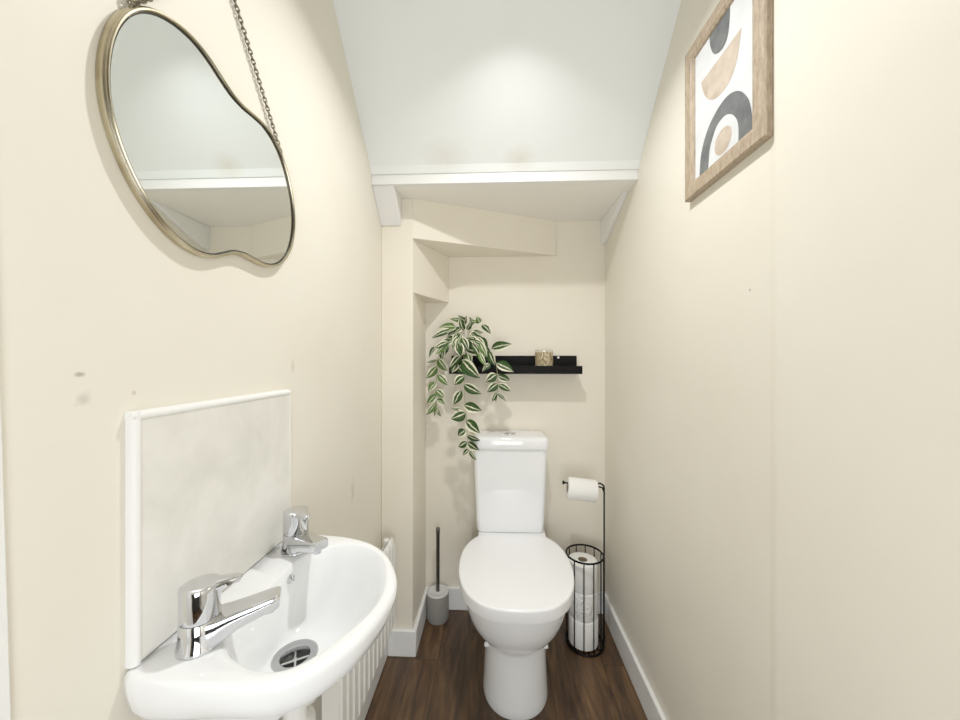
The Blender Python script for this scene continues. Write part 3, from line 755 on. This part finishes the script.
# crown of larger leaves on top of the pot
T_=[((355,178),(450,158),.021,1.62),((234,178),(322,200),.021,1.61),((218,232),(303,318),.030,1.59),((240,262),(290,318),.014,1.595),((232,140),(200,228),.018,1.62),((215,212),(160,268),.018,1.61),((300,128),(338,190),.020,1.61),((340,172),(310,232),.015,1.61),((345,190),(372,258),.021,1.61),((300,60),(286,30),.018,1.68),((312,68),(352,112),.018,1.66),
((228,90),(204,60),.0,1.66),((226,96),(208,34),.016,1.67),((190,80),(110,82),.016,1.66),((170,92),(76,132),.015,1.64),((240,60),(200,24),.012,1.69),((250,58),(298,58),.014,1.69),((220,50),(160,40),.012,1.69),((214,120),(172,160),.017,1.63),((205,112),(192,152),.014,1.63),((260,110),(318,106),.018,1.66),((270,118),(330,140),.016,1.645),
((160,148),(86,178),.015,1.655),((150,160),(114,222),.018,1.645),((134,172),(128,240),.016,1.64),((92,170),(64,222),.010,1.66),((112,210),(62,236),.0,1.66),((102,232),(52,244),.007,1.66),((190,130),(120,150),.014,1.66),((330,228),(318,286),.0,1.60),((350,248),(312,286),.012,1.60),((200,262),(232,296),.016,1.60),((196,246),(170,292),.018,1.61),
((250,128),(236,172),.014,1.64),((240,92),(264,50),.013,1.67),((290,100),(250,140),.015,1.65),((180,66),(132,70),.012,1.68),((240,200),(262,252),.018,1.605),((252,130),(300,170),.016,1.63),((232,66),(240,26),.012,1.69),((270,70),(250,30),.011,1.69),((200,100),(150,120),.014,1.655),((215,84),(180,110),.014,1.66)]
for bs,tp,w_,Y in T_:
    if w_: leaf(crop(*bs,Y+.02),crop(*tp,Y),w_,0 if random.random()<.72 else 1,bend=.3)
for k in range(34):
    px_=random.gauss(215,62); pyv=random.gauss(118,44)
    if not (135<px_<310 and 62<pyv<200): continue
    a=math.atan2(pyv-90,px_-215)+random.uniform(-.7,.7); Lf=random.uniform(48,74)
    Y=1.70-.0012*max(0,pyv-40)+random.uniform(-.012,.012)
    leaf(crop(px_,pyv,Y+.018),crop(px_+Lf*cos(a),pyv+Lf*(.35+.8*abs(sin(a)))*(1 if pyv>60 else -.5),Y),random.uniform(.011,.017),0 if random.random()<.65 else 1,bend=.3)
for k in range(16):
    a=random.uniform(0,2*PI); q=random.uniform(.5,1); p0=Vector((-.13,1.69,cz0+.085)); 
    p1=p0+Vector((cos(a)*.06*q,-abs(sin(a))*.05*q,.02+.06*(1-q)))
    stm.tube(spline([p0-org-Vector((0,0,.03)),p0+(p1-p0)*.4+Vector((0,0,.03))-org,p1-org],5,False),.0012,6)
fo=fol[0].build('foliage',M['leaf'],root,smooth=80,weld=False); tag(fo,'deep green leaves with cream stripes')
fo=fol[1].build('foliage',M['leaf2'],root,smooth=80,weld=False); tag(fo,'paler grey-green leaves on the left strand')
stm.build('stems',M['stem'],root)

# ------------------------------------------------------------------ light, world, camera
def light(name,kind,loc,energy,col=(1,1,1),size=.1,rot=(0,0,0),size_y=None):
    d=bpy.data.lights.new(name,kind); d.energy=energy; d.color=col
    if kind=='AREA':
        d.size=size
        if size_y: d.shape='RECTANGLE'; d.size_y=size_y
    else: d.shadow_soft_size=size
    o=bpy.data.objects.new(name,d); C.objects.link(o); o.location=loc; o.rotation_euler=rot; return o
light('ceiling_lamp','AREA',(.06,.84,2.30),6.4,(1,.99,.965),.06,(0,0,0)).data.spread=math.radians(138)
light('added_rear_fill','AREA',(.12,YR+.06,1.25),16,(.97,.985,1),.55,(PI/2+.18,0,0),1.7)  # added fill panel behind the viewpoint, brightens the whole room
w=bpy.data.worlds.new('world'); bpy.context.scene.world=w; w.use_nodes=True
w.node_tree.nodes['Background'].inputs[0].default_value=(.9,.95,1,1); w.node_tree.nodes['Background'].inputs[1].default_value=.3
cam=bpy.data.cameras.new('camera'); co=bpy.data.objects.new('camera',cam); C.objects.link(co)
co.location=(0,0,1.227); co.rotation_euler=(PI/2,0,math.radians(2.258)); cam.sensor_width=36; cam.lens=355/960*36; cam.clip_start=.02
sc_=bpy.context.scene; sc_.camera=co
sc_.view_settings.view_transform='Standard'; sc_.view_settings.look='None'; sc_.view_settings.exposure=.20; sc_.view_settings.gamma=1.22
